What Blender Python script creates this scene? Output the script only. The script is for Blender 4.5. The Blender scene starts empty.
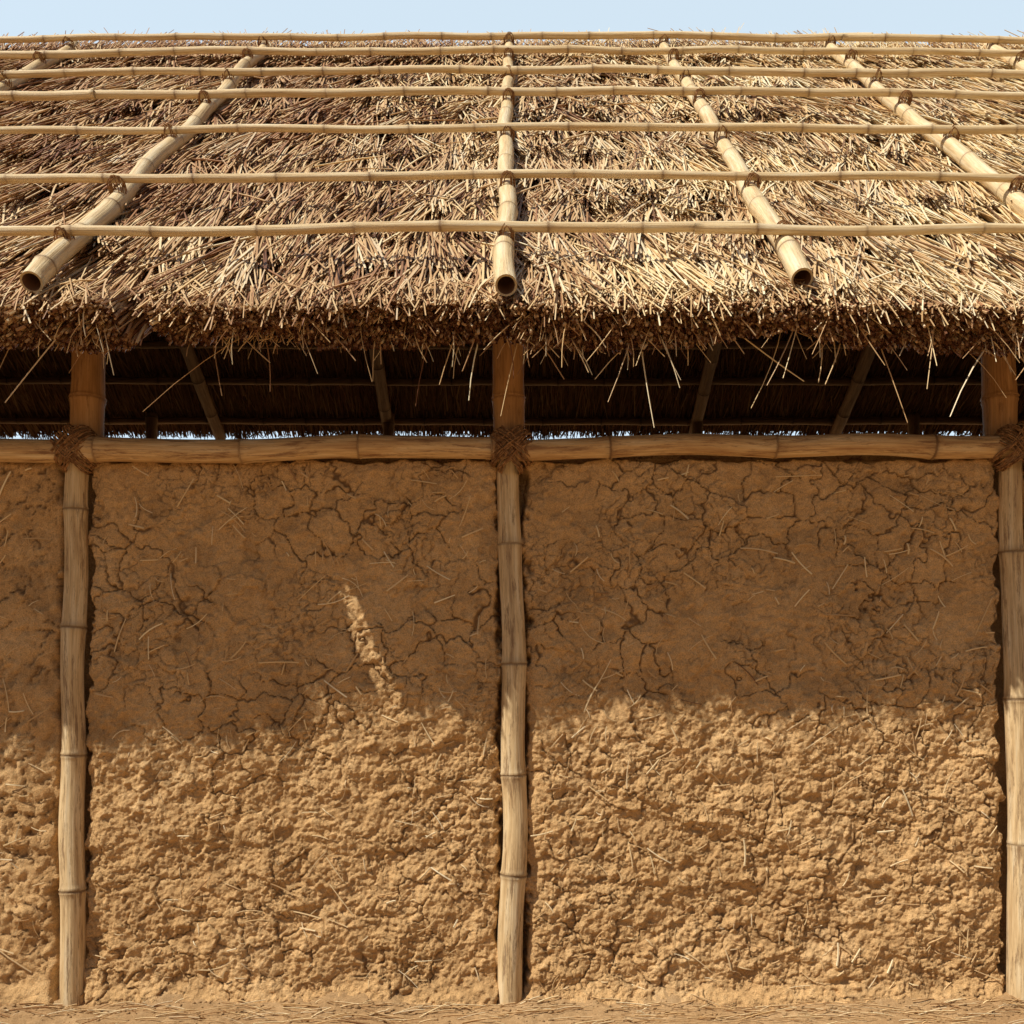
import bpy, math, numpy as np
from mathutils import Vector
rng=np.random.default_rng(7)
scene=bpy.context.scene
scene.view_settings.view_transform='Standard'
scene.view_settings.look='None'
scene.view_settings.exposure=0

# ---------------------------------------------------------------- noise
def hsh(ix,iy,seed):
    h=(ix.astype(np.int64)*374761393+iy.astype(np.int64)*668265263+seed*1274126177)&0xffffffff
    h=((h^(h>>13))*1274126177)&0xffffffff
    h=(h^(h>>16))
    h=(h*2246822519)&0xffffffff
    h=h^(h>>15)
    return (h&0xffffff)/float(0xffffff)
def perlin(x,y,seed=0):
    ix=np.floor(x);iy=np.floor(y);fx=x-ix;fy=y-iy
    u=fx*fx*fx*(fx*(fx*6-15)+10);v=fy*fy*fy*(fy*(fy*6-15)+10)
    def g(a,b):
        an=hsh(ix+a,iy+b,seed)*2*np.pi
        return np.cos(an)*(fx-a)+np.sin(an)*(fy-b)
    return ((g(0,0)*(1-u)+g(1,0)*u)*(1-v)+(g(0,1)*(1-u)+g(1,1)*u)*v)*1.5
def fbm(x,y,seed=0,oct=4,gain=.5):
    s=0;a=1
    for i in range(oct):
        s=s+a*perlin(x*2**i+i*17.3,y*2**i-i*9.1,seed+i);a*=gain
    return s
def voro(x,y,seed=0):
    ix=np.floor(x);iy=np.floor(y)
    F1=np.full(x.shape,9.);F2=np.full(x.shape,9.);ID=np.zeros(x.shape);DX=np.zeros(x.shape);DY=np.zeros(x.shape)
    for a in(-1,0,1):
        for b in(-1,0,1):
            px=ix+a+hsh(ix+a,iy+b,seed);py=iy+b+hsh(ix+a,iy+b,seed+5)
            d=np.hypot(px-x,py-y);i=hsh(ix+a,iy+b,seed+9)
            m=d<F1
            F2=np.where(m,F1,np.minimum(F2,d))
            ID=np.where(m,i,ID);DX=np.where(m,x-px,DX);DY=np.where(m,y-py,DY)
            F1=np.where(m,d,F1)
    return F1,F2,ID,DX,DY
def ss(a,b,x):
    t=np.clip((x-a)/(b-a),0,1);return t*t*(3-2*t)

# ---------------------------------------------------------------- mesh helper
def mk(name,V,faces,mats,parent=None,attr=None,fmat=None,smooth=True,attr2=None):
    """faces: list of (k,n) int arrays"""
    V=np.asarray(V,dtype=np.float32).reshape(-1,3)
    me=bpy.data.meshes.new(name)
    faces=[np.asarray(f,dtype=np.int32) for f in faces if len(f)]
    idx=np.concatenate([f.ravel() for f in faces])
    cnt=np.concatenate([np.full(len(f),f.shape[1],dtype=np.int32) for f in faces])
    st=np.concatenate([[0],np.cumsum(cnt)[:-1]]).astype(np.int32)
    me.vertices.add(len(V));me.vertices.foreach_set('co',V.ravel())
    me.loops.add(len(idx));me.loops.foreach_set('vertex_index',idx)
    me.polygons.add(len(cnt));me.polygons.foreach_set('loop_start',st)
    try: me.polygons.foreach_set('loop_total',cnt)
    except Exception: pass
    if fmat is not None: me.polygons.foreach_set('material_index',np.concatenate(fmat).astype(np.int32))
    me.polygons.foreach_set('use_smooth',np.full(len(cnt),smooth,dtype=bool))
    for nm,at in(('tint',attr),('bpos',attr2)):
        if at is not None:
            a=me.attributes.new(nm,'FLOAT_VECTOR','POINT')
            a.data.foreach_set('vector',np.asarray(at,dtype=np.float32).ravel())
    me.update(calc_edges=True)
    for m in mats: me.materials.append(m)
    ob=bpy.data.objects.new(name,me);scene.collection.objects.link(ob)
    if parent: ob.parent=parent
    return ob

# ---------------------------------------------------------------- materials
def newmat(name):
    m=bpy.data.materials.new(name);m.use_nodes=True
    nt=m.node_tree;b=nt.nodes['Principled BSDF']
    return m,nt,b
def N(nt,t,**k):
    n=nt.nodes.new(t)
    for a,v in k.items(): setattr(n,a,v)
    return n
def ramp(nt,stops):
    r=nt.nodes.new('ShaderNodeValToRGB');e=r.color_ramp.elements
    e[0].position=stops[0][0];e[0].color=(*stops[0][1],1)
    e[1].position=stops[-1][0];e[1].color=(*stops[-1][1],1)
    for p,c in stops[1:-1]:
        q=e.new(p);q.color=(*c,1)
    return r
def mixc(nt,fac,a,b,mode='MIX'):
    m=nt.nodes.new('ShaderNodeMix');m.data_type='RGBA';m.blend_type=mode
    for s,v in((m.inputs[0],fac),(m.inputs[6],a),(m.inputs[7],b)):
        if hasattr(v,'links'): nt.links.new(v,s)
        elif isinstance(v,(int,float)): s.default_value=v
        else: s.default_value=(*v,1)
    return m.outputs[2]
def mth(nt,op,a,b=None,clamp=False):
    m=nt.nodes.new('ShaderNodeMath');m.operation=op;m.use_clamp=clamp
    for s,v in((m.inputs[0],a),(m.inputs[1],b)):
        if v is None: continue
        if hasattr(v,'links'): nt.links.new(v,s)
        else: s.default_value=v
    return m.outputs[0]
def noise(nt,vec,scale,detail=4,rough=.55):
    n=nt.nodes.new('ShaderNodeTexNoise');n.inputs['Scale'].default_value=scale
    n.inputs['Detail'].default_value=detail;n.inputs['Roughness'].default_value=rough
    nt.links.new(vec,n.inputs['Vector']);return n.outputs['Fac']
def diffuse(m,nt,b,rough=.6):
    d=nt.nodes.new('ShaderNodeBsdfDiffuse');d.inputs['Roughness'].default_value=rough
    nt.links.new(d.outputs[0],nt.nodes['Material Output'].inputs[0]);nt.nodes.remove(b)
    return d

def straw_mat(name,stops,red=(.34,.15,.075),spec=.18):
    m,nt,b=newmat(name)
    at=N(nt,'ShaderNodeAttribute',attribute_name='tint')
    sp=N(nt,'ShaderNodeSeparateXYZ');nt.links.new(at.outputs['Vector'],sp.inputs[0])
    r=ramp(nt,stops);nt.links.new(sp.outputs[0],r.inputs[0])
    c=mixc(nt,sp.outputs[2],r.outputs[0],red)
    if spec==0:
        d=diffuse(m,nt,b);nt.links.new(c,d.inputs[0]);return m
    nt.links.new(c,b.inputs['Base Color'])
    b.inputs['Roughness'].default_value=.5
    b.inputs['Specular IOR Level'].default_value=spec
    return m
M_straw=straw_mat('thatch_straw',[(0,(.12,.05,.024)),(.25,(.41,.24,.11)),(.5,(.72,.50,.245)),(.75,(.86,.68,.39)),(1,(.92,.81,.55))])
M_darkstraw=straw_mat('dark_thatch_straw',[(0,(.10,.05,.025)),(.5,(.25,.14,.07)),(1,(.45,.29,.15))],spec=0)  # darker straw for the back slope and its fringe
m,nt,b=newmat('reed_cut_end')
at=N(nt,'ShaderNodeAttribute',attribute_name='tint');sp=N(nt,'ShaderNodeSeparateXYZ');nt.links.new(at.outputs['Vector'],sp.inputs[0])
r=ramp(nt,[(0,(.035,.013,.007)),(.45,(.12,.05,.025)),(1,(.66,.45,.25))]);nt.links.new(sp.outputs[0],r.inputs[0])
d=diffuse(m,nt,b);nt.links.new(r.outputs[0],d.inputs[0])
M_end=m

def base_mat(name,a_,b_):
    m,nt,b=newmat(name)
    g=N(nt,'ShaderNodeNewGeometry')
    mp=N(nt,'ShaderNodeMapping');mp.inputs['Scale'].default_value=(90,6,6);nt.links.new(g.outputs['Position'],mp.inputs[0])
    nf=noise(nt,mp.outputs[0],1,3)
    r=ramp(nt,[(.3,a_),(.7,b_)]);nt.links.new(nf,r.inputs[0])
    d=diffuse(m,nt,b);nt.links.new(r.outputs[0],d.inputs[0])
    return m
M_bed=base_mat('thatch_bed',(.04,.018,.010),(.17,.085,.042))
M_bed2=base_mat('thatch_underside',(.07,.038,.02),(.28,.16,.08))

def bamboo_mat(name,c1,c2,c3,stain,rough=.6,amt=.6,amt2=.5,thr=.55):
    m,nt,b=newmat(name)
    at=N(nt,'ShaderNodeAttribute',attribute_name='tint')
    sp=N(nt,'ShaderNodeSeparateXYZ');nt.links.new(at.outputs['Vector'],sp.inputs[0])
    bp=N(nt,'ShaderNodeAttribute',attribute_name='bpos')
    def mapv(s,l=(0,0,0)):
        q=N(nt,'ShaderNodeMapping');q.inputs['Scale'].default_value=s;q.inputs['Location'].default_value=l;nt.links.new(bp.outputs['Vector'],q.inputs[0]);return q.outputs[0]
    n1=noise(nt,mapv((1.6,1.6,3.2)),1,4,.65);n2=noise(nt,mapv((9,9,2.5)),1,3,.65)
    r=ramp(nt,[(.32,c1),(.5,c2),(.66,c3)]);nt.links.new(n1,r.inputs[0])
    rf=ramp(nt,[(.45,(0,0,0)),(.78,(1,1,1))]);nt.links.new(n2,rf.inputs[0])
    c=mixc(nt,mth(nt,'MULTIPLY',rf.outputs[0],amt2),r.outputs[0],stain)
    n3=noise(nt,mapv((2.0,2.0,5),(5,3,1)),1,6,.8)
    rs=ramp(nt,[(thr,(0,0,0)),(thr+.10,(1,1,1))]);nt.links.new(n3,rs.inputs[0])
    c=mixc(nt,mth(nt,'MULTIPLY',rs.outputs[0],amt),c,stain)
    c=mixc(nt,mth(nt,'MULTIPLY',sp.outputs[0],.75),c,(stain[0]*.55,stain[1]*.5,stain[2]*.45))
    nt.links.new(c,b.inputs['Base Color'])
    b.inputs['Roughness'].default_value=rough;b.inputs['Specular IOR Level'].default_value=.25
    bu=N(nt,'ShaderNodeBump');bu.inputs['Strength'].default_value=.5;bu.inputs['Distance'].default_value=.006
    nt.links.new(mth(nt,'ADD',n2,n3),bu.inputs['Height']);nt.links.new(bu.outputs[0],b.inputs['Normal'])
    return m
M_bam=bamboo_mat('pale_bamboo',(.62,.43,.21),(.80,.61,.34),(.86,.73,.49),(.34,.19,.09),.5,.42,.40,.53)
M_bamP=bamboo_mat('post_bamboo',(.50,.33,.16),(.74,.54,.29),(.84,.68,.43),(.24,.14,.07),.58,.8,.50,.51)
M_bamB=bamboo_mat('beam_bamboo',(.42,.23,.095),(.66,.43,.20),(.78,.58,.33),(.19,.085,.04),.55,.75,.50,.51)
M_bamD=bamboo_mat('brown_bamboo',(.36,.18,.065),(.50,.26,.10),(.60,.34,.15),(.14,.06,.025))
M_bamI=bamboo_mat('dark_bamboo',(.16,.09,.048),(.26,.155,.08),(.34,.21,.11),(.07,.035,.02))  # darker bamboo for the back rafters, purlins and posts
m,nt,b=newmat('bamboo_bore');b.inputs['Base Color'].default_value=(.12,.05,.022,1);b.inputs['Roughness'].default_value=.9;M_bore=m
def rope_mat():
    m,nt,b=newmat('bark_fibre_lashing')
    g=N(nt,'ShaderNodeNewGeometry');nf=noise(nt,g.outputs['Position'],70,2)
    r=ramp(nt,[(.3,(.12,.05,.022)),(.7,(.44,.24,.11))]);nt.links.new(nf,r.inputs[0])
    d=diffuse(m,nt,b);nt.links.new(r.outputs[0],d.inputs[0])
    return m
M_rope=rope_mat()

def mud_mat(name,ca,cb,cc,crevice_shade,bump=.006):
    m,nt,b=newmat(name)
    g=N(nt,'ShaderNodeNewGeometry');P=g.outputs['Position']
    n1=noise(nt,P,2.6,4,.6);n2=noise(nt,P,34,5,.7);n3=noise(nt,P,210,2,.7)
    r=ramp(nt,[(.34,ca),(.5,cb),(.66,cc)]);nt.links.new(mth(nt,'ADD',mth(nt,'MULTIPLY',n1,.5),mth(nt,'MULTIPLY',n2,.5)),r.inputs[0])
    gr=ramp(nt,[(.3,(.72,.69,.64)),(.6,(1.13,1.12,1.10))]);nt.links.new(n3,gr.inputs[0])
    c=mixc(nt,1.0,r.outputs[0],gr.outputs[0],'MULTIPLY')
    at=N(nt,'ShaderNodeAttribute',attribute_name='tint')
    sp=N(nt,'ShaderNodeSeparateXYZ');nt.links.new(at.outputs['Vector'],sp.inputs[0])
    c=mixc(nt,mth(nt,'MULTIPLY',sp.outputs[0],.8,True),c,crevice_shade)  # shade mixed into the colour in cracks, pits and recesses
    d=diffuse(m,nt,b,.35);nt.links.new(c,d.inputs[0])
    h=mth(nt,'ADD',mth(nt,'MULTIPLY',n3,.4),n2)
    bu=N(nt,'ShaderNodeBump');bu.inputs['Strength'].default_value=1;bu.inputs['Distance'].default_value=bump
    nt.links.new(h,bu.inputs['Height']);nt.links.new(bu.outputs[0],d.inputs['Normal'])
    return m
M_mud=mud_mat('dried_mud',(.54,.335,.155),(.68,.435,.205),(.79,.545,.285),(.17,.085,.04),.012)
M_gnd=mud_mat('dry_earth',(.34,.205,.10),(.41,.26,.13),(.50,.335,.18),(.22,.12,.06),.006)

# ---------------------------------------------------------------- tubes
def straw_batch(P0,P1,P2,r0,r1,col,K=4,S=3,ref=(0,0,1),cap=False):
    M=len(P0);t=np.linspace(0,1,K)[None,:,None]
    C=(1-t)**2*P0[:,None]+2*t*(1-t)*P1[:,None]+t*t*P2[:,None]
    T=P2-P0;T/=np.linalg.norm(T,axis=1,keepdims=True)+1e-9
    ref=np.broadcast_to(np.asarray(ref,float),T.shape)
    A=np.cross(T,ref);A/=np.linalg.norm(A,axis=1,keepdims=True)+1e-9
    B=np.cross(A,T)
    an=np.arange(S)/S*2*np.pi+.5
    R=(np.asarray(r0)[:,None]*(1-t[0,:,0])+np.asarray(r1)[:,None]*t[0,:,0])
    V=C[:,:,None,:]+R[:,:,None,None]*(np.cos(an)[None,None,:,None]*A[:,None,None,:]+np.sin(an)[None,None,:,None]*B[:,None,None,:])
    base=(np.arange(M)*K*S)[:,None,None]
    k=(np.arange(K-1)*S)[None,:,None];s=np.arange(S)[None,None,:];s2=(s+1)%S
    F=np.stack([base+k+s,base+k+s2,base+k+S+s2,base+k+S+s],-1).reshape(-1,4)
    CA=np.repeat(col,K*S,axis=0)
    CA=CA.reshape(M,K,S,3).copy();CA[...,1]=t[:, :, :]
    caps=(np.arange(M)*K*S)[:,None]+(K-1)*S+np.arange(S)[None,:]
    return V.reshape(-1,3),F,CA.reshape(-1,3),caps
def straw_obj(name,batches,mats,parent=None,caps=False):
    Vs=[];Fq=[];Cs=[];Cp=[];off=0
    for V,F,C,cp in batches:
        Vs.append(V);Fq.append(F+off);Cs.append(C);Cp.append(cp+off);off+=len(V)
    faces=[np.concatenate(Fq)];fm=[np.zeros(len(faces[0]))]
    if caps:
        for c in Cp: faces.append(c);fm.append(np.ones(len(c)))
    return mk(name,np.concatenate(Vs),faces,mats,parent,np.concatenate(Cs),fm,smooth=False)

def bamboo(name,pts,r0,r1,mat,parent,node=.4,seed=0,hollow=(True,True),wob=.004,sides=20,noff=None,ndk=1.0):
    rg=np.random.default_rng(seed+100)
    pts=np.array(pts,float);seg=np.linalg.norm(np.diff(pts,axis=0),axis=1);cum=np.concatenate([[0],np.cumsum(seg)]);L=cum[-1]
    nodes=[];p=(rg.uniform(.1,.9)*node if noff is None else noff)
    while p<L-.02:
        nodes.append(p);p+=node*rg.uniform(.72,1.2)
    nodes=np.array(nodes) if nodes else np.array([L*.5])
    st=list(np.arange(0,L,.06))+[L]
    for q in nodes: st+=[q-.03,q-.014,q-.008,q-.003,q+.002,q+.006,q+.014,q+.03]
    st=np.array(sorted(s for s in st if 0<=s<=L));st=st[np.concatenate([[True],np.diff(st)>.0015])]
    def pos(s):
        return np.stack([np.interp(s,cum,pts[:,i]) for i in range(3)],-1)
    C=sum(pos(np.clip(st+o,0,L)) for o in(-.08,-.04,0,.04,.08))/5 if len(pts)>2 else pos(st)
    C=C+np.stack([perlin(st*1.6+seed,st*0+i*7.7,seed+i) for i in range(3)],-1)*wob*1.6
    k=np.searchsorted(nodes,st)
    near=np.argmin(np.abs(st[:,None]-nodes[None]),axis=1)
    dn=np.min(np.abs(st[:,None]-nodes[None]),axis=1);sd=st-nodes[near]
    nst=rg.uniform(.5,1.1,len(nodes))[near]
    prof=1+.05*np.exp(-(dn/.05)**2)+nst*(.10*np.exp(-((sd-.006)/.005)**2)+.07*np.exp(-((sd+.008)/.006)**2))-.03*np.exp(-(sd/.003)**2)
    r=(r0+(r1-r0)*st/L)*prof*(1+.05*perlin(st*2,st*0,seed+3))
    T=np.gradient(C,axis=0);T/=np.linalg.norm(T,axis=1,keepdims=True)
    d=(pts[-1]-pts[0]);ref=np.array([0,1,.1]) if abs(d[1])<.7*np.linalg.norm(d) else np.array([1,0,0.])
    A=np.cross(T,ref);A/=np.linalg.norm(A,axis=1,keepdims=True);B=np.cross(A,T)
    an=np.arange(sides)/sides*2*np.pi
    ring=(np.cos(an)[None,:,None]*A[:,None]+np.sin(an)[None,:,None]*B[:,None])
    lump=1+.02*perlin(st[:,None]*5+0*an[None],np.cos(an)[None]*1.5+0*st[:,None]+seed,seed+7)
    V=C[:,None]+ring*(r[:,None]*lump)[:,:,None]
    n=len(st)
    ndp=(np.exp(-(sd/.0045)**2)*1.0+.35*np.exp(-(dn/.022)**2))*nst*ndk
    tint=np.zeros((n,sides,3));tint[...,0]=np.clip(ndp,0,1)[:,None];tint[...,1]=rg.random()
    bp=np.zeros((n,sides,3));bp[...,0]=np.cos(an)+seed*3.1;bp[...,1]=np.sin(an)+seed*1.7;bp[...,2]=st[:,None]+k[:,None]*1.3
    VV=[V.reshape(-1,3)];TT=[tint.reshape(-1,3)];BB=[bp.reshape(-1,3)]
    s=np.arange(sides);s2=(s+1)%sides
    F=np.concatenate([np.stack([i*sides+s,i*sides+s2,(i+1)*sides+s2,(i+1)*sides+s],-1) for i in range(n-1)])
    faces=[F];fm=[np.zeros(len(F))];off=n*sides
    for e,h in((0,hollow[0]),(n-1,hollow[1])):
        sg=1 if e==0 else -1
        rim=np.arange(sides)+e*sides
        c0=C[e];rr=ring[e]*r[e]
        inn=c0+rr*.80+T[e]*sg*.0; deep=c0+rr*.74+T[e]*sg*.09
        VV+= [inn,deep];TT+=[np.tile([.35,.5,0],(2*sides,1))];BB+=[np.tile([seed,1,2.],(2*sides,1))]
        a=off+s;a2=off+s2;b_=off+sides+s;b2=off+sides+s2
        f1=np.stack([rim[s],rim[s2],a2,a],-1);f2=np.stack([a,a2,b2,b_],-1)
        faces+=[f1,f2];fm+=[np.zeros(sides),np.ones(sides)]
        cap=(off+sides+s)[None,:];faces.append(cap);fm.append(np.ones(1))
        off+=2*sides
    return mk(name,np.concatenate(VV),faces,[mat,M_bore],parent,np.concatenate(TT),fm,True,np.concatenate(BB))

def rope_loops(name,loops,parent,rad=.003):
    VV=[];FF=[];off=0;S=5
    for P in loops:
        n=len(P);T=np.roll(P,-1,0)-np.roll(P,1,0);T/=np.linalg.norm(T,axis=1,keepdims=True)
        c=P-P.mean(0);B=np.cross(T,c);B/=np.linalg.norm(B,axis=1,keepdims=True)+1e-9;A=np.cross(B,T)
        an=np.arange(S)/S*2*np.pi
        V=P[:,None]+rad*(np.cos(an)[None,:,None]*A[:,None]+np.sin(an)[None,:,None]*B[:,None])
        i=np.arange(n)[:,None];j=(i+1)%n;s=np.arange(S)[None];s2=(s+1)%S
        F=np.stack(np.broadcast_arrays(i*S+s,i*S+s2,j*S+s2,j*S+s),-1).reshape(-1,4)
        VV.append(V.reshape(-1,3));FF.append(F+off);off+=n*S
    return mk(name,np.concatenate(VV),[np.concatenate(FF)],[M_rope],parent)
def cross_lash(c,e1,e2,nrm,a,b,count,spread,jit,rg):
    out=[];c=np.array(c,float);e1=np.array(e1,float);e2=np.array(e2,float);nrm=np.array(nrm,float)
    th=np.linspace(0,2*np.pi,28,endpoint=False)
    for sg in(1,-1):
        d=(e1+sg*e2);d/=np.linalg.norm(d);q=(e1-sg*e2);q/=np.linalg.norm(q)
        for i in range(count):
            o=(i-(count-1)/2)/max(count-1,1)*2*spread
            tw=rg.normal(0,.10)
            dd=d+q*tw
            sc=math.sqrt(max(.35,1-(o/(a*1.25))**2))
            cs=np.sign(np.cos(th))*np.abs(np.cos(th))**.85;sn=np.sign(np.sin(th))*np.abs(np.sin(th))**.85
            P=c+q*(o+rg.normal(0,jit))+cs[:,None]*dd*a*(1+rg.normal(0,.03))+sn[:,None]*nrm*b*sc*(1+rg.normal(0,.05))
            P=P+rg.normal(0,jit*.35,P.shape)
            out.append(P)
    return out

# ---------------------------------------------------------------- hut frame
hut=bpy.data.objects.new('thatched_mud_hut',None);scene.collection.objects.link(hut)
TA=.9276;AL=math.atan(TA);ca,sa=math.cos(AL),math.sin(AL)
U=np.array([0,ca,sa]);NN=np.array([0,-sa,ca]);O=np.array([0,-.6,2.633])
SL0=3.4/ca;SL=SL0*.945
def RP(x,s,n):
    x=np.asarray(x,float);s=np.asarray(s,float);n=np.asarray(n,float)
    x,s,n=np.broadcast_arrays(x,s,n)
    P=O+s[...,None]*U+n[...,None]*NN
    P=P.copy();P[...,0]=x;return P
def bow(x): return -.0095*np.asarray(x)**2
X0,X1=-5.4,5.6
RX=[-4.25,-2.92,-1.65,-.02,1.01,2.11,3.15,4.3]
for i,x in enumerate(RX):
    top=SL+.06+float(bow(x)); lo={2:-.03,3:-.05,4:.03}.get(i,0.0)
    bamboo('rafter_%d'%(i+1),RP(np.array([x,x+.012*(-1)**i,x]),np.array([lo,2.3,top]),np.array([0.0,-.01,.0])),.038,.031,M_bam,hut,node=.46,seed=i+1,wob=.009,ndk=.9)
PT=[.088,.229,.408,.570,.696,.819,.930]
rg=np.random.default_rng(5)
lash=[]
for i,t in enumerate(PT):
    s0=t*SL0;tl=[.010,.006,.002,.004,.0,.003,0][i]
    xs=np.linspace(X0,X1,23)
    def sfun(x,s0=s0,tl=tl,i=i): return s0+bow(x)*(1.4 if i else .9)+tl*x+.014*np.sin(x*1.3+i*2)
    r=.0170 if i<3 else .020
    j=[.9,-3.6,2.9,-2.2,3.6,-3.2,2.4][i]
    a=np.concatenate([xs[xs<j],[j]]);bb=np.concatenate([[j-.25],xs[xs>j]])
    bamboo('purlin_%d_a'%(i+1),RP(a,sfun(a),.056+0*a),r*.88,r*1.12,M_bam,hut,node=.40,seed=20+i,wob=.007,sides=12,ndk=1.0)
    bamboo('purlin_%d_b'%(i+1),RP(bb,sfun(bb)+.022*(1 if i%2 else -1),.056+0*bb),r*1.08,r*.88,M_bam,hut,node=.40,seed=40+i,wob=.007,sides=12,ndk=1.0)
    for x in RX:
        c=RP(x,float(sfun(np.array(x))),.028)
        lash+=cross_lash(c,(1,0,0),U,NN,.032,.044,4,.010,.002,rg)
rope_loops('roof_lashing',lash,hut,.0024)

SLX=-1.33
def inslit(P):
    d=P-O;s=d@U;n=d@NN
    xc=SLX+(-n-.08)*.64
    w=.050*ss(.18,.05,s)
    return (np.abs(P[:,0]-xc+.012*np.sin(s*40))<w)&(s<.18)

def bed(name,PF,nx,ns,x0,x1,s0,s1,skip=None,mat=None):
    xs=np.linspace(x0,x1,nx);s=np.linspace(s0,s1,ns)
    X,Sg=np.meshgrid(xs,s)
    V=PF(X,Sg).reshape(-1,3)
    i=np.arange(ns-1)[:,None];j=np.arange(nx-1)[None]
    F=np.stack(np.broadcast_arrays(i*nx+j,i*nx+j+1,(i+1)*nx+j+1,(i+1)*nx+j),-1).reshape(-1,4)
    if skip is not None:
        c=V[F].mean(1);F=F[~skip(c)]
    return mk(name,V,[F],[mat or M_bed],hut)
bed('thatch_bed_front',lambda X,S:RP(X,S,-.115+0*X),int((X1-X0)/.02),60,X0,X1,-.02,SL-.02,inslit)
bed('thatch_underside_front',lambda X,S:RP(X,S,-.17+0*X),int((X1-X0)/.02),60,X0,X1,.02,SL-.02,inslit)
BT=.5;BA=math.atan(BT);UB=np.array([0,math.cos(BA),-math.sin(BA)]);NB=np.array([0,math.sin(BA),math.cos(BA)])
OB=np.array([0,2.8,5.46]);LB=3.14/math.cos(BA)
def RB(x,s,n):
    x,s,n=np.broadcast_arrays(np.asarray(x,float),np.asarray(s,float),np.asarray(n,float))
    P=(OB+s[...,None]*UB+n[...,None]*NB).copy();P[...,0]=x;return P
bed('thatch_bed_back',lambda X,S:RB(X,S,.0+0*X-.02*(S<0)),60,30,X0,X1,-.25,LB,mat=M_bed2)
bed('thatch_outer_back',lambda X,S:RB(X,S,.05+0*X),60,30,X0,X1,.0,LB)

# ---- thatch straws front
def clumpcol(x,s,M,rg,base=.5,sp=.21):
    tone=base+.13*np.tanh(x/1.2)+.14*fbm(x*.8,s*1.5,31,3)+rg.normal(0,sp,M)
    dark=rg.random(M)<.16;tone=np.where(dark,tone*.35,tone)
    red=np.clip(.25-.16*np.tanh(x/1.4)*1.2+.30*fbm(x*1.1+4,s*1.2,77,3)+rg.normal(0,.13,M),0,.75)
    return np.clip(np.stack([np.clip(tone,0,1),np.zeros(M),red],-1),0,1)
bat=[]
rg=np.random.default_rng(11)
courses=[.0,.30,.66,1.04,1.42,1.80,2.18,2.54,2.90,3.24,3.58,3.90,4.15,4.33]
def eave_off(x):
    o=.040*fbm(x*1.7,x*0+2,51,4,.6)
    for rx in RX: o=o+.05*np.exp(-((x-rx)/.05)**2)
    return o
for ci,sc in enumerate(courses):
    xm=min(.53*(3.4+sc*ca)+1.1,5.5)
    a0,a1=max(X0,-xm),min(X1,xm)
    nb=int((a1-a0)/.082)
    per=35 if ci<4 else (30 if ci<9 else 27)
    bx=np.repeat(np.linspace(a0,a1,nb)+rg.normal(0,.035,nb),per)
    bang=np.repeat(rg.normal(0,.13,nb),per);boff=np.repeat(rg.normal(0,.08,nb),per);bn=np.repeat(rg.normal(0,.022,nb),per)
    btone=np.repeat(rg.normal(0,.10,nb),per)
    M=len(bx)
    inb=rg.normal(0,1,M)
    ang=bang+inb*.085+rg.normal(0,.05,M)
    stray=rg.random(M)<.04;ang=np.where(stray,ang+rg.normal(0,.35,M),ang)
    L=rg.uniform(.58,.95,M)
    eo=eave_off(bx) if ci<2 else .07*fbm(bx*1.6,bx*0+ci*3.3,61,3)
    st=sc+boff*(.35 if ci==0 else 1)+np.abs(rg.normal(0,.07,M))*rg.choice([1,1,-.6],M)*(.7 if ci==0 else 1)+eo+bow(bx)
    if ci==0: st=np.maximum(st,-.045+eo+bow(bx))
    xt=bx+inb*.05+np.tan(bang)*.2
    xr=xt-np.sin(ang)*L
    sroot=st+L*np.cos(ang)
    n1=-.052+np.minimum(bn,.03)+rg.uniform(-.035,.020,M)+np.where(stray,.02,0)
    n0=-.114+rg.uniform(-.010,.012,M)
    P0=RP(xr,sroot,n0);P2=RP(xt,st,n1)
    cv=rg.normal(0,.010,M)
    P1=RP((xr+xt)/2+cv,(st+sroot)/2,(n0+n1)/2+rg.uniform(.01,.035,M))
    top=sroot>SL+.10
    P0[top]=RP(xr[top],np.full(top.sum(),SL+.06),-.08)
    r=rg.uniform(.0028,.0060,M)*(1.0 if ci<6 else 1.2)
    col=clumpcol(bx,st,M,rg,.60);col[:,0]=np.clip(col[:,0]+btone,0,1)
    if ci<4: ok=~(inslit(P2)|inslit(.5*(P0+P2))|inslit(.25*P0+.75*P2)|inslit(.1*P0+.9*P2)|inslit(.4*P0+.6*P2)|inslit(.75*P0+.25*P2))
    else: ok=np.ones(M,bool)
    bat.append(straw_batch(P0[ok],P1[ok],P2[ok],r[ok]*1.1,r[ok]*.75,col[ok],K=4,S=3,ref=NN))
# ridge tufts
M=10000;x=rg.uniform(X0,X1,M);ang=rg.normal(0,.45,M);L=rg.uniform(.15,.55,M)
tuft=np.clip(fbm(x*2.6,x*0,91,4,.6)*1.3,-.35,1.3)
P0=RP(x,SL-.25+bow(x),rg.uniform(-.10,-.02,M));ext=L*(.74+.52*tuft)
P2=RP(x+np.sin(ang)*ext,SL-.12+np.cos(ang)*ext+bow(x),rg.uniform(-.10,.04,M));P1=.5*(P0+P2)+.02*NN+rg.normal(0,.01,(M,3))
rr=rg.uniform(.003,.005,M)
bat.append(straw_batch(P0,P1,P2,rr,rr*.6,clumpcol(x,x*0,M,rg,.58),K=4,S=3,ref=NN))
straw_obj('thatch_straw_front',bat,[M_straw],hut)

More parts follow.
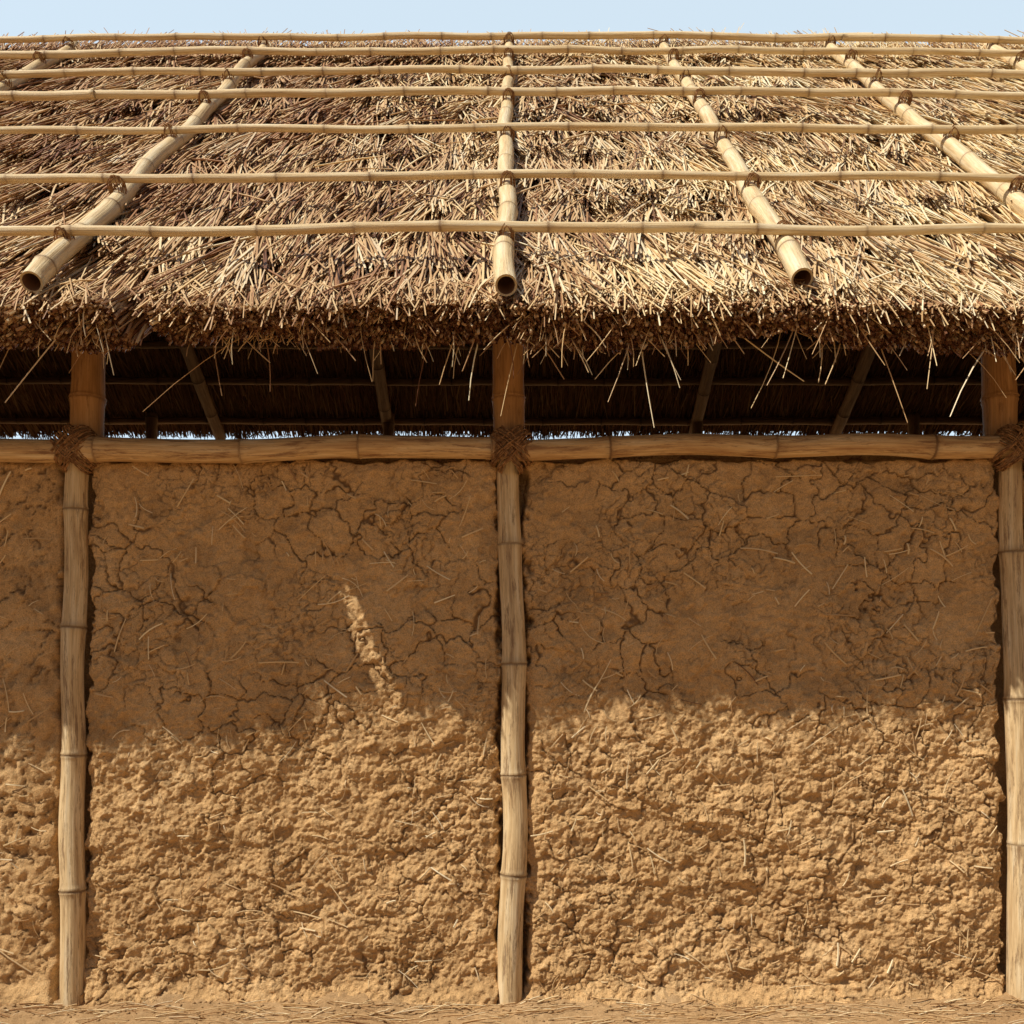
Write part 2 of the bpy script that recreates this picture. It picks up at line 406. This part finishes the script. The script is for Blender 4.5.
# ---- eave rim: packed reeds with cut ends
M=16500;x=rg.uniform(-3.1,3.2,M)
n=rg.uniform(-.20,-.045,M);eo=eave_off(x)
thin=.050*fbm(x*1.6,x*0+9,53,4)
n=n-thin*ss(-.08,-.16,n)
send=-.060+eo+bow(x)+rg.normal(0,.014,M)+(-n-.04)*.05
ang=rg.normal(0,.15,M);L=rg.uniform(.22,.4,M)
P2=RP(x,send,n);P0=RP(x-np.sin(ang)*L,send+L,n*.5-.08)
P1=.5*(P0+P2)
r=rg.uniform(.0030,.0062,M)
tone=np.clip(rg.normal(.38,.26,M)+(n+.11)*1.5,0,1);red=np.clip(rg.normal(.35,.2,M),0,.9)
col=np.stack([tone,0*tone,red],-1)
ok=~(inslit(P2)|inslit(.5*(P0+P2))|inslit(.25*P0+.75*P2)|inslit(P0))
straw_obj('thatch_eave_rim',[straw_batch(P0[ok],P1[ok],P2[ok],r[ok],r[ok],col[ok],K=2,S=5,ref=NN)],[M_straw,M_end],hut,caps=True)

# ---- stray straws hanging below the eave
M=5200;x=rg.uniform(-3.1,3.2,M);s=rg.uniform(-.03,.05,M)+eave_off(x)+bow(x)
cl=np.clip(.8+fbm(x*3,x*0,97,3),.25,1.9)
P0=RP(x,s+.05,rg.uniform(-.20,-.07,M));L=(np.abs(rg.normal(0,.075,M))+.02)*cl
big=rg.random(M)<.020;L=np.where(big,rg.uniform(.18,.40,M),L)
dx=rg.normal(0,.36,M);P2=P0+np.stack([dx*L,-.15*L-.06,-L*rg.uniform(.6,1,M)],-1);P1=.5*(P0+P2)+rg.normal(0,.016,(M,3))+np.array([0,-.02,.005])
rr=rg.uniform(.0016,.0036,M);col=np.stack([np.clip(rg.normal(.60,.26,M),0,1),0*x,np.clip(rg.normal(.25,.18,M),0,1)],-1)
ok=~(inslit(P0)|inslit(P2)|(np.abs(x-SLX)<.08))
b1=straw_batch(P0[ok],P1[ok],P2[ok],rr[ok],rr[ok]*.6,col[ok],K=5,S=3,ref=(0,1,.2))
M=1600;x=rg.uniform(-3.1,3.2,M);eo=eave_off(x)+bow(x);ang=rg.normal(0,.45,M);L=rg.uniform(.12,.26,M)
P0=RP(x,eo+.12,rg.uniform(-.06,-.03,M));P2=RP(x+np.sin(ang)*L,eo+.11-np.cos(ang)*L,rg.uniform(-.10,-.03,M))
P1=.5*(P0+P2)+.02*NN;rr=rg.uniform(.0025,.0045,M)
ok=~(inslit(P0)|inslit(P2)|inslit(P1))
b2=straw_batch(P0[ok],P1[ok],P2[ok],rr[ok],rr[ok]*.7,clumpcol(x,x*0,M,rg,.6)[ok],K=4,S=3,ref=NN)
straw_obj('eave_stray_straw',[b1,b2],[M_straw],hut)

# ---- back slope straw underside + fringe
M=9000;x=rg.uniform(X0,X1,M);s=rg.uniform(1.0,LB,M);L=rg.uniform(.3,.6,M);a=rg.normal(0,.12,M)
P0=RB(x,s,.01);P2=RB(x+np.sin(a)*L,np.minimum(s+L,LB+.05),rg.uniform(-.05,.01,M));P1=.5*(P0+P2)+np.array([0,0,-.02])
rr=rg.uniform(.005,.009,M);col=np.stack([np.clip(rg.normal(.48,.27,M),0,1),0*x,rg.uniform(0,.4,M)],-1)
b1=straw_batch(P0,P1,P2,rr,rr*.7,col,K=3,S=3)
M=2600;x=rg.uniform(X0,X1,M);L=.02+.22*np.clip(fbm(x*2.4,x*0,19,4)*1.2+.3,0,1)*rg.uniform(.4,1.1,M)
P0=RB(x,LB-.02,rg.uniform(-.02,.08,M));P2=P0+np.stack([rg.normal(0,.2,M)*L,.3*L,-L],-1);P1=.5*(P0+P2)
rr=rg.uniform(.004,.008,M);col=np.stack([np.clip(rg.normal(.5,.2,M),0,1),0*x,rg.uniform(0,.4,M)],-1)
b2=straw_batch(P0,P1,P2,rr,rr*.5,col,K=3,S=3)
straw_obj('thatch_straw_back',[b1,b2],[M_darkstraw],hut)
for i,x in enumerate([-2.9,-1.22,1.80,3.2]):
    bamboo('back_rafter_%d'%(i+1),RB(np.array([x,x]),np.array([0,LB-.02]),-.10),.062,.054,M_bamI,hut,node=.5,seed=60+i,sides=12)
for i,dd in enumerate([8.2,8.87,9.27,9.75]):
    s=(dd-4-2.8)/math.cos(BA)
    bamboo('back_purlin_%d'%(i+1),RB(np.array([X0,0,X1]),np.array([s,s+.02,s]),-.05),.032,.038,M_bamI,hut,node=.5,seed=70+i,sides=12)

# ---- posts, beam
PX=[-3.55,-1.745,0.0,2.0,3.85]
for i,x in enumerate(PX):
    w=[0,-.012,.012,.0,.01][i]
    rp=.046 if i!=2 else .048
    bamboo('post_%d'%(i+1),[(x-w,-.022,-.05 if i==1 else -.12),(x+w*.5+.008,-.03,.75),(x-.004,-.022,1.5),(x+(.012 if i==1 else -.012 if i==2 else 0),-.015,2.2)],rp*1.04,rp*.94,M_bamP,hut,node=.50,seed=80+i,wob=.013,noff=.36+.13*i)
    xx=x+(.022 if i==1 else -.008 if i==2 else -.015 if i==3 else 0)
    bamboo('upper_post_%d'%(i+1),[(xx,.035,2.14),(xx-.01,.035,3.05)],.066,.062,M_bamD,hut,node=.6,seed=90+i,wob=.006,noff=.28,ndk=.4)
bamboo('wall_beam_a',[(-5.3,-.06,2.20),(-3.5,-.06,2.19),(-1.72,-.062,2.188)],.048,.045,M_bamB,hut,node=.42,seed=95,wob=.008)
bamboo('wall_beam_b',[(-1.80,-.070,2.183),(-.9,-.065,2.197),(.02,-.06,2.20)],.048,.043,M_bamB,hut,node=.50,seed=96,wob=.010,noff=.16)
bamboo('wall_beam_c',[(-.03,-.068,2.196),(1.0,-.068,2.208),(2.08,-.062,2.215)],.040,.045,M_bamB,hut,node=.56,seed=97,wob=.012,noff=.42)
bamboo('wall_beam_d',[(1.98,-.062,2.21),(3.8,-.06,2.20),(5.4,-.06,2.20)],.048,.046,M_bamB,hut,node=.42,seed=98,wob=.006)
ls=[];rg=np.random.default_rng(3)
for i,x in enumerate(PX):
    xx=x+(.015 if i==1 else -.004 if i==2 else 0)
    ls+=cross_lash((xx,-.040,2.198),(1,0,0),(0,0,1),(0,-1,0),.092,.084,16,.040,.004,rg)
rope_loops('post_lashing',ls,hut,.0030)

# ---- mud wall
def wall_h(x,z):
    wx=x+.05*fbm(x*5,z*5,3,4,.6);wz=z+.05*fbm(x*5+9,z*5,4,4,.6)
    low=ss(1.40,.95,z+.18*fbm(x*1.5,z*1.5,15,2))
    F1,F2,ID,DX,DY=voro(wx/.135,wz/.12,21)
    msk=ss(-.32,.20,fbm(x*2.3,z*2.3,33,4)+.02)
    c1=ss(.050,.010,F2-F1)*msk
    G1,G2,ID2,EX,EY=voro(wx/.052,wz/.048,44)
    m2=ss(-.20,.30,fbm(x*3.1+7,z*3.1,35,4)+.02)
    c2=ss(.10,.02,G2-G1)*m2
    plate=(ID-.5)*.009+DX*(ID-.5)*.018+(ID2-.5)*.0055*m2
    h=.014*fbm(x*2,z*2,5,3)+plate+.0058*fbm(x*20,z*20,6,5,.68)
    b1=fbm(x*4.5,z*5,71,6,.6)
    fl=fbm(x*7+.8*b1,z*9+.5*b1,72,5,.6);q=fl*3.2;ter=(np.floor(q)+ss(.0,.35,q-np.floor(q)))/3.2
    fine=fbm(x*38,z*42,73,3,.7)
    h=h+low*(.009*b1+.0065*ter+.0026*fine)
    pit=ss(.2,.6,fbm(x*6,z*6,78,4,.6));h=h-pit*.008
    h=h-.0105*c1-.0052*c2
    cr=np.clip(.95*c1*(1-.30*low)+.55*c2*(1-.35*low)+.22*pit,0,1)
    return h,cr
bays=[(-5.3,-3.55,.03),(-3.55,-1.745,.008),(-1.745,0,.0043),(0,2.0,.0043),(2.0,3.85,.012),(3.85,5.4,.03)]
for bi,(a,b_,st) in enumerate(bays):
    nx=int((b_-a)/st);nz=int(2.29/st)
    X,Z=np.meshgrid(np.linspace(a,b_,nx),np.linspace(-.08,2.21,nz))
    h,cr=wall_h(X,Z)
    de=np.minimum(X-(a+.052),(b_-.052)-X)+.024*fbm(X*14,Z*9,55,4,.6)+.006
    dt=(2.175-Z)+.016*fbm(X*9,Z*9,56,4)
    e=np.minimum(de,dt)
    mm=ss(-.012,.022,e);soft=ss(0,.07,e)
    Y=-(.030+h)*mm*(.55+.45*soft)+.085*(1-mm)
    Y=Y-.05*ss(.10,-.02,Z+.04*fbm(X*3,Z*0,57,3))*mm
    cr=np.clip(cr+.45*ss(.3,1,1-mm),0,1)  # receding panel edges get painted shade as well
    V=np.stack([X,Y,Z],-1).reshape(-1,3);tint=np.stack([cr,cr*0,cr*0],-1).reshape(-1,3)
    i=np.arange(nz-1)[:,None];j=np.arange(nx-1)[None]
    F=np.stack(np.broadcast_arrays(i*nx+j,i*nx+j+1,(i+1)*nx+j+1,(i+1)*nx+j),-1).reshape(-1,4)
    mk('mud_wall_panel_%d'%(bi+1),V,[F],[M_mud],hut,tint)
def box(name,x0,x1,y0,y1,z0,z1,mat):
    V=[(x,y,z) for x in(x0,x1) for y in(y0,y1) for z in(z0,z1)]
    F=[(0,1,3,2),(4,6,7,5),(0,4,5,1),(2,3,7,6),(0,2,6,4),(1,5,7,3)]
    return mk(name,V,[np.array(F)],[mat],hut,np.tile([.3,0,0],(8,1)),smooth=False)
box('mud_wall_core',-5.28,5.38,.083,.22,-.1,2.19,M_mud)
box('back_mud_wall',-5.28,5.38,5.5,5.7,-.1,2.4,M_mud)
for k,xg in enumerate((-5.3,5.4)):
    box('side_mud_wall_%d'%(k+1),xg-.07,xg+.07,.02,5.6,-.1,2.13,M_mud)
    pr=[(.0,2.1),(5.8,2.1),(5.8,3.88),(2.7,5.38),(-.1,2.9)]
    V=[(xg-.04,y,z) for y,z in pr]+[(xg+.04,y,z) for y,z in pr]
    mk('gable_thatch_%d'%(k+1),V,[np.array([[0,1,2,3,4],[9,8,7,6,5]]),np.array([[i,(i+1)%5,5+(i+1)%5,5+i] for i in range(5)])],[M_bed],hut,smooth=False)
for i,x in enumerate([-3.5,-1.2,1.8,3.9]):
    bamboo('back_post_%d'%(i+1),[(x,5.65,-.1),(x,5.65,3.98)],.06,.055,M_bamI,hut,node=.5,seed=120+i,sides=12)

# ---- straw embedded in mud
def onwall(x,z,off):
    h,_=wall_h(x,z);return np.stack([x,-(.030+h)-off,z],-1)
bs=[]
for M,r_a,r_b,l0,l1,cvs,lift in((640,.0013,.0028,.015,.055,.16,.0),(360,.0022,.0040,.03,.05,.05,.005)):
    x=rg.uniform(-2.3,2.4,M);z=rg.uniform(.03,2.12,M)
    L=np.minimum(np.abs(rg.normal(0,l1,M))+l0,.19);an=rg.uniform(0,np.pi,M)
    sm=L*np.stack([np.cos(an),np.sin(an)],0)*.5
    P0=onwall(x-sm[0],z-sm[1],rg.uniform(-.001,.006,M)+lift*.5);P2=onwall(x+sm[0],z+sm[1],rg.uniform(.001,.014,M)+lift)
    cx=rg.normal(0,cvs,M)*L
    P1=onwall(x-sm[1]/L*2*cx,z+sm[0]/L*2*cx,rg.uniform(.006,.014,M)+lift)
    keep=np.ones(M,bool)
    for p in PX: keep&=np.abs(x-p)>.10
    rr=rg.uniform(r_a,r_b,M);col=np.stack([np.clip(rg.normal(.66,.2,M),0,1),0*x,rg.uniform(0,.2,M)],-1)
    bs.append(straw_batch(P0[keep],P1[keep],P2[keep],rr[keep],rr[keep]*.8,col[keep],K=5,S=4,ref=(0,1,.01)))
straw_obj('wall_straw_temper',bs,[M_straw],hut)

# ---------------------------------------------------------------- ground
def gh(x,y):
    near=np.exp(-np.clip(-y,0,9)/.10)*(y<.3)
    h=.012*fbm(x*2.5,y*3,201,4)+.005*fbm(x*16,y*16,202,4,.6)+.006*np.clip(fbm(x*9,y*12,203,3),0,1)
    return h*np.exp(-(np.hypot(x,y)/12)**2)+near*(.034+.06*fbm(x*2.2,y*6,204,4))
xs=np.concatenate([-np.geomspace(600,2.6,40),np.arange(-2.55,2.65,.0065),np.geomspace(2.7,600,40)])
ys=np.concatenate([-np.geomspace(600,1.0,45),np.arange(-.97,-.6,.02),np.arange(-.6,.04,.0065),np.geomspace(.06,900,40)])
X,Y=np.meshgrid(xs,ys);Z=gh(X,Y)
ny,nx=X.shape;i=np.arange(ny-1)[:,None];j=np.arange(nx-1)[None]
F=np.stack(np.broadcast_arrays(i*nx+j,i*nx+j+1,(i+1)*nx+j+1,(i+1)*nx+j),-1).reshape(-1,4)
cv=np.clip(-Z*18,0,.4)  # low spots of the ground darkened in the colour
mk('ground',np.stack([X,Y,Z],-1),[F],[M_gnd],None,np.stack([cv,0*cv,0*cv],-1).reshape(-1,3))
t=(1+5**.5)/2
iv=np.array([(-1,t,0),(1,t,0),(-1,-t,0),(1,-t,0),(0,-1,t),(0,1,t),(0,-1,-t),(0,1,-t),(t,0,-1),(t,0,1),(-t,0,-1),(-t,0,1)],float);iv/=np.linalg.norm(iv[0])
fi=np.array([(0,11,5),(0,5,1),(0,1,7),(0,7,10),(0,10,11),(1,5,9),(5,11,4),(11,10,2),(10,7,6),(7,1,8),(3,9,4),(3,4,2),(3,2,6),(3,6,8),(3,8,9),(4,9,5),(2,4,11),(6,2,10),(8,6,7),(9,8,1)])
M=900;x=rg.uniform(-2.4,2.5,M);y=-.07-np.abs(rg.normal(0,.10,M));sz=np.abs(rg.normal(0,.0045,M))+.0015
c=np.stack([x,y,gh(x,y)+sz*.2],-1)
V=c[:,None]+iv[None]*sz[:,None,None]*rg.uniform(.6,1.25,(M,12,1))*np.array([1.2,1,.75])
F=(fi[None]+(np.arange(M)*12)[:,None,None]).reshape(-1,3)
mk('earth_clods',V.reshape(-1,3),[F],[M_gnd],None,np.zeros((M*12,3)),smooth=True)
M=520;x=rg.uniform(-2.5,2.6,M);y=-.07-np.abs(rg.normal(0,.13,M));an=rg.uniform(-.7,.7,M)+np.pi*(rg.random(M)<.3);L=rg.uniform(.02,.17,M)
d=np.stack([np.cos(an),np.sin(an)*.7],-1)*L[:,None]*.5
P0=np.stack([x-d[:,0],y-d[:,1],gh(x-d[:,0],y-d[:,1])+.004],-1);P2=np.stack([x+d[:,0],y+d[:,1],gh(x+d[:,0],y+d[:,1])+.014],-1);P1=.5*(P0+P2)+np.array([0,0,.006])
rr=rg.uniform(.001,.0032,M);col=np.stack([np.clip(rg.normal(.65,.22,M),0,1),0*x,rg.uniform(0,.3,M)],-1)
straw_obj('ground_straw_litter',[straw_batch(P0,P1,P2,rr,rr,col,K=4,S=3)],[M_straw])

# ---------------------------------------------------------------- light, sky, camera
Ld=Vector((1.5,1.0,-2.32)).normalized()
sun=bpy.data.lights.new('sun','SUN');sun.energy=5.0;sun.angle=math.radians(.5);sun.color=(1,.95,.85)
so=bpy.data.objects.new('sun',sun);scene.collection.objects.link(so);so.rotation_euler=Ld.to_track_quat('-Z','Y').to_euler()
so.location=(-6,-4,9)
w=bpy.data.worlds.new('World');scene.world=w;w.use_nodes=True;nt=w.node_tree
bg=nt.nodes['Background'];sk=nt.nodes.new('ShaderNodeTexSky');sk.sky_type='NISHITA';sk.sun_disc=False
S=-Ld;sk.sun_elevation=math.asin(S.z);sk.sun_rotation=math.atan2(S.x,S.y)%(2*math.pi)
sk.air_density=1.0;sk.dust_density=1.0;sk.ozone_density=1.0
nt.links.new(sk.outputs[0],bg.inputs[0]);bg.inputs[1].default_value=.05
# brightness added to the view side of the sky, keeping wall fill low
tc=nt.nodes.new('ShaderNodeTexCoord');sx=nt.nodes.new('ShaderNodeSeparateXYZ');nt.links.new(tc.outputs['Generated'],sx.inputs[0])
hr=ramp(nt,[(.1,(0,0,0)),(.6,(.60,.71,.77))]);nt.links.new(sx.outputs[1],hr.inputs[0])
bg2=nt.nodes.new('ShaderNodeBackground');nt.links.new(hr.outputs[0],bg2.inputs[0]);bg2.inputs[1].default_value=1.0
ad=nt.nodes.new('ShaderNodeAddShader');nt.links.new(bg.outputs[0],ad.inputs[0]);nt.links.new(bg2.outputs[0],ad.inputs[1])
nt.links.new(ad.outputs[0],nt.nodes['World Output'].inputs[0])
cam=bpy.data.cameras.new('camera');co=bpy.data.objects.new('camera',cam);scene.collection.objects.link(co)
cam.sensor_width=36;cam.lens=35.156;cam.clip_end=3000;cam.clip_start=.05
co.location=(0,-4,1.2);co.rotation_euler=(math.radians(91.5),0,0);cam.shift_y=(674-512)/1024
scene.camera=co
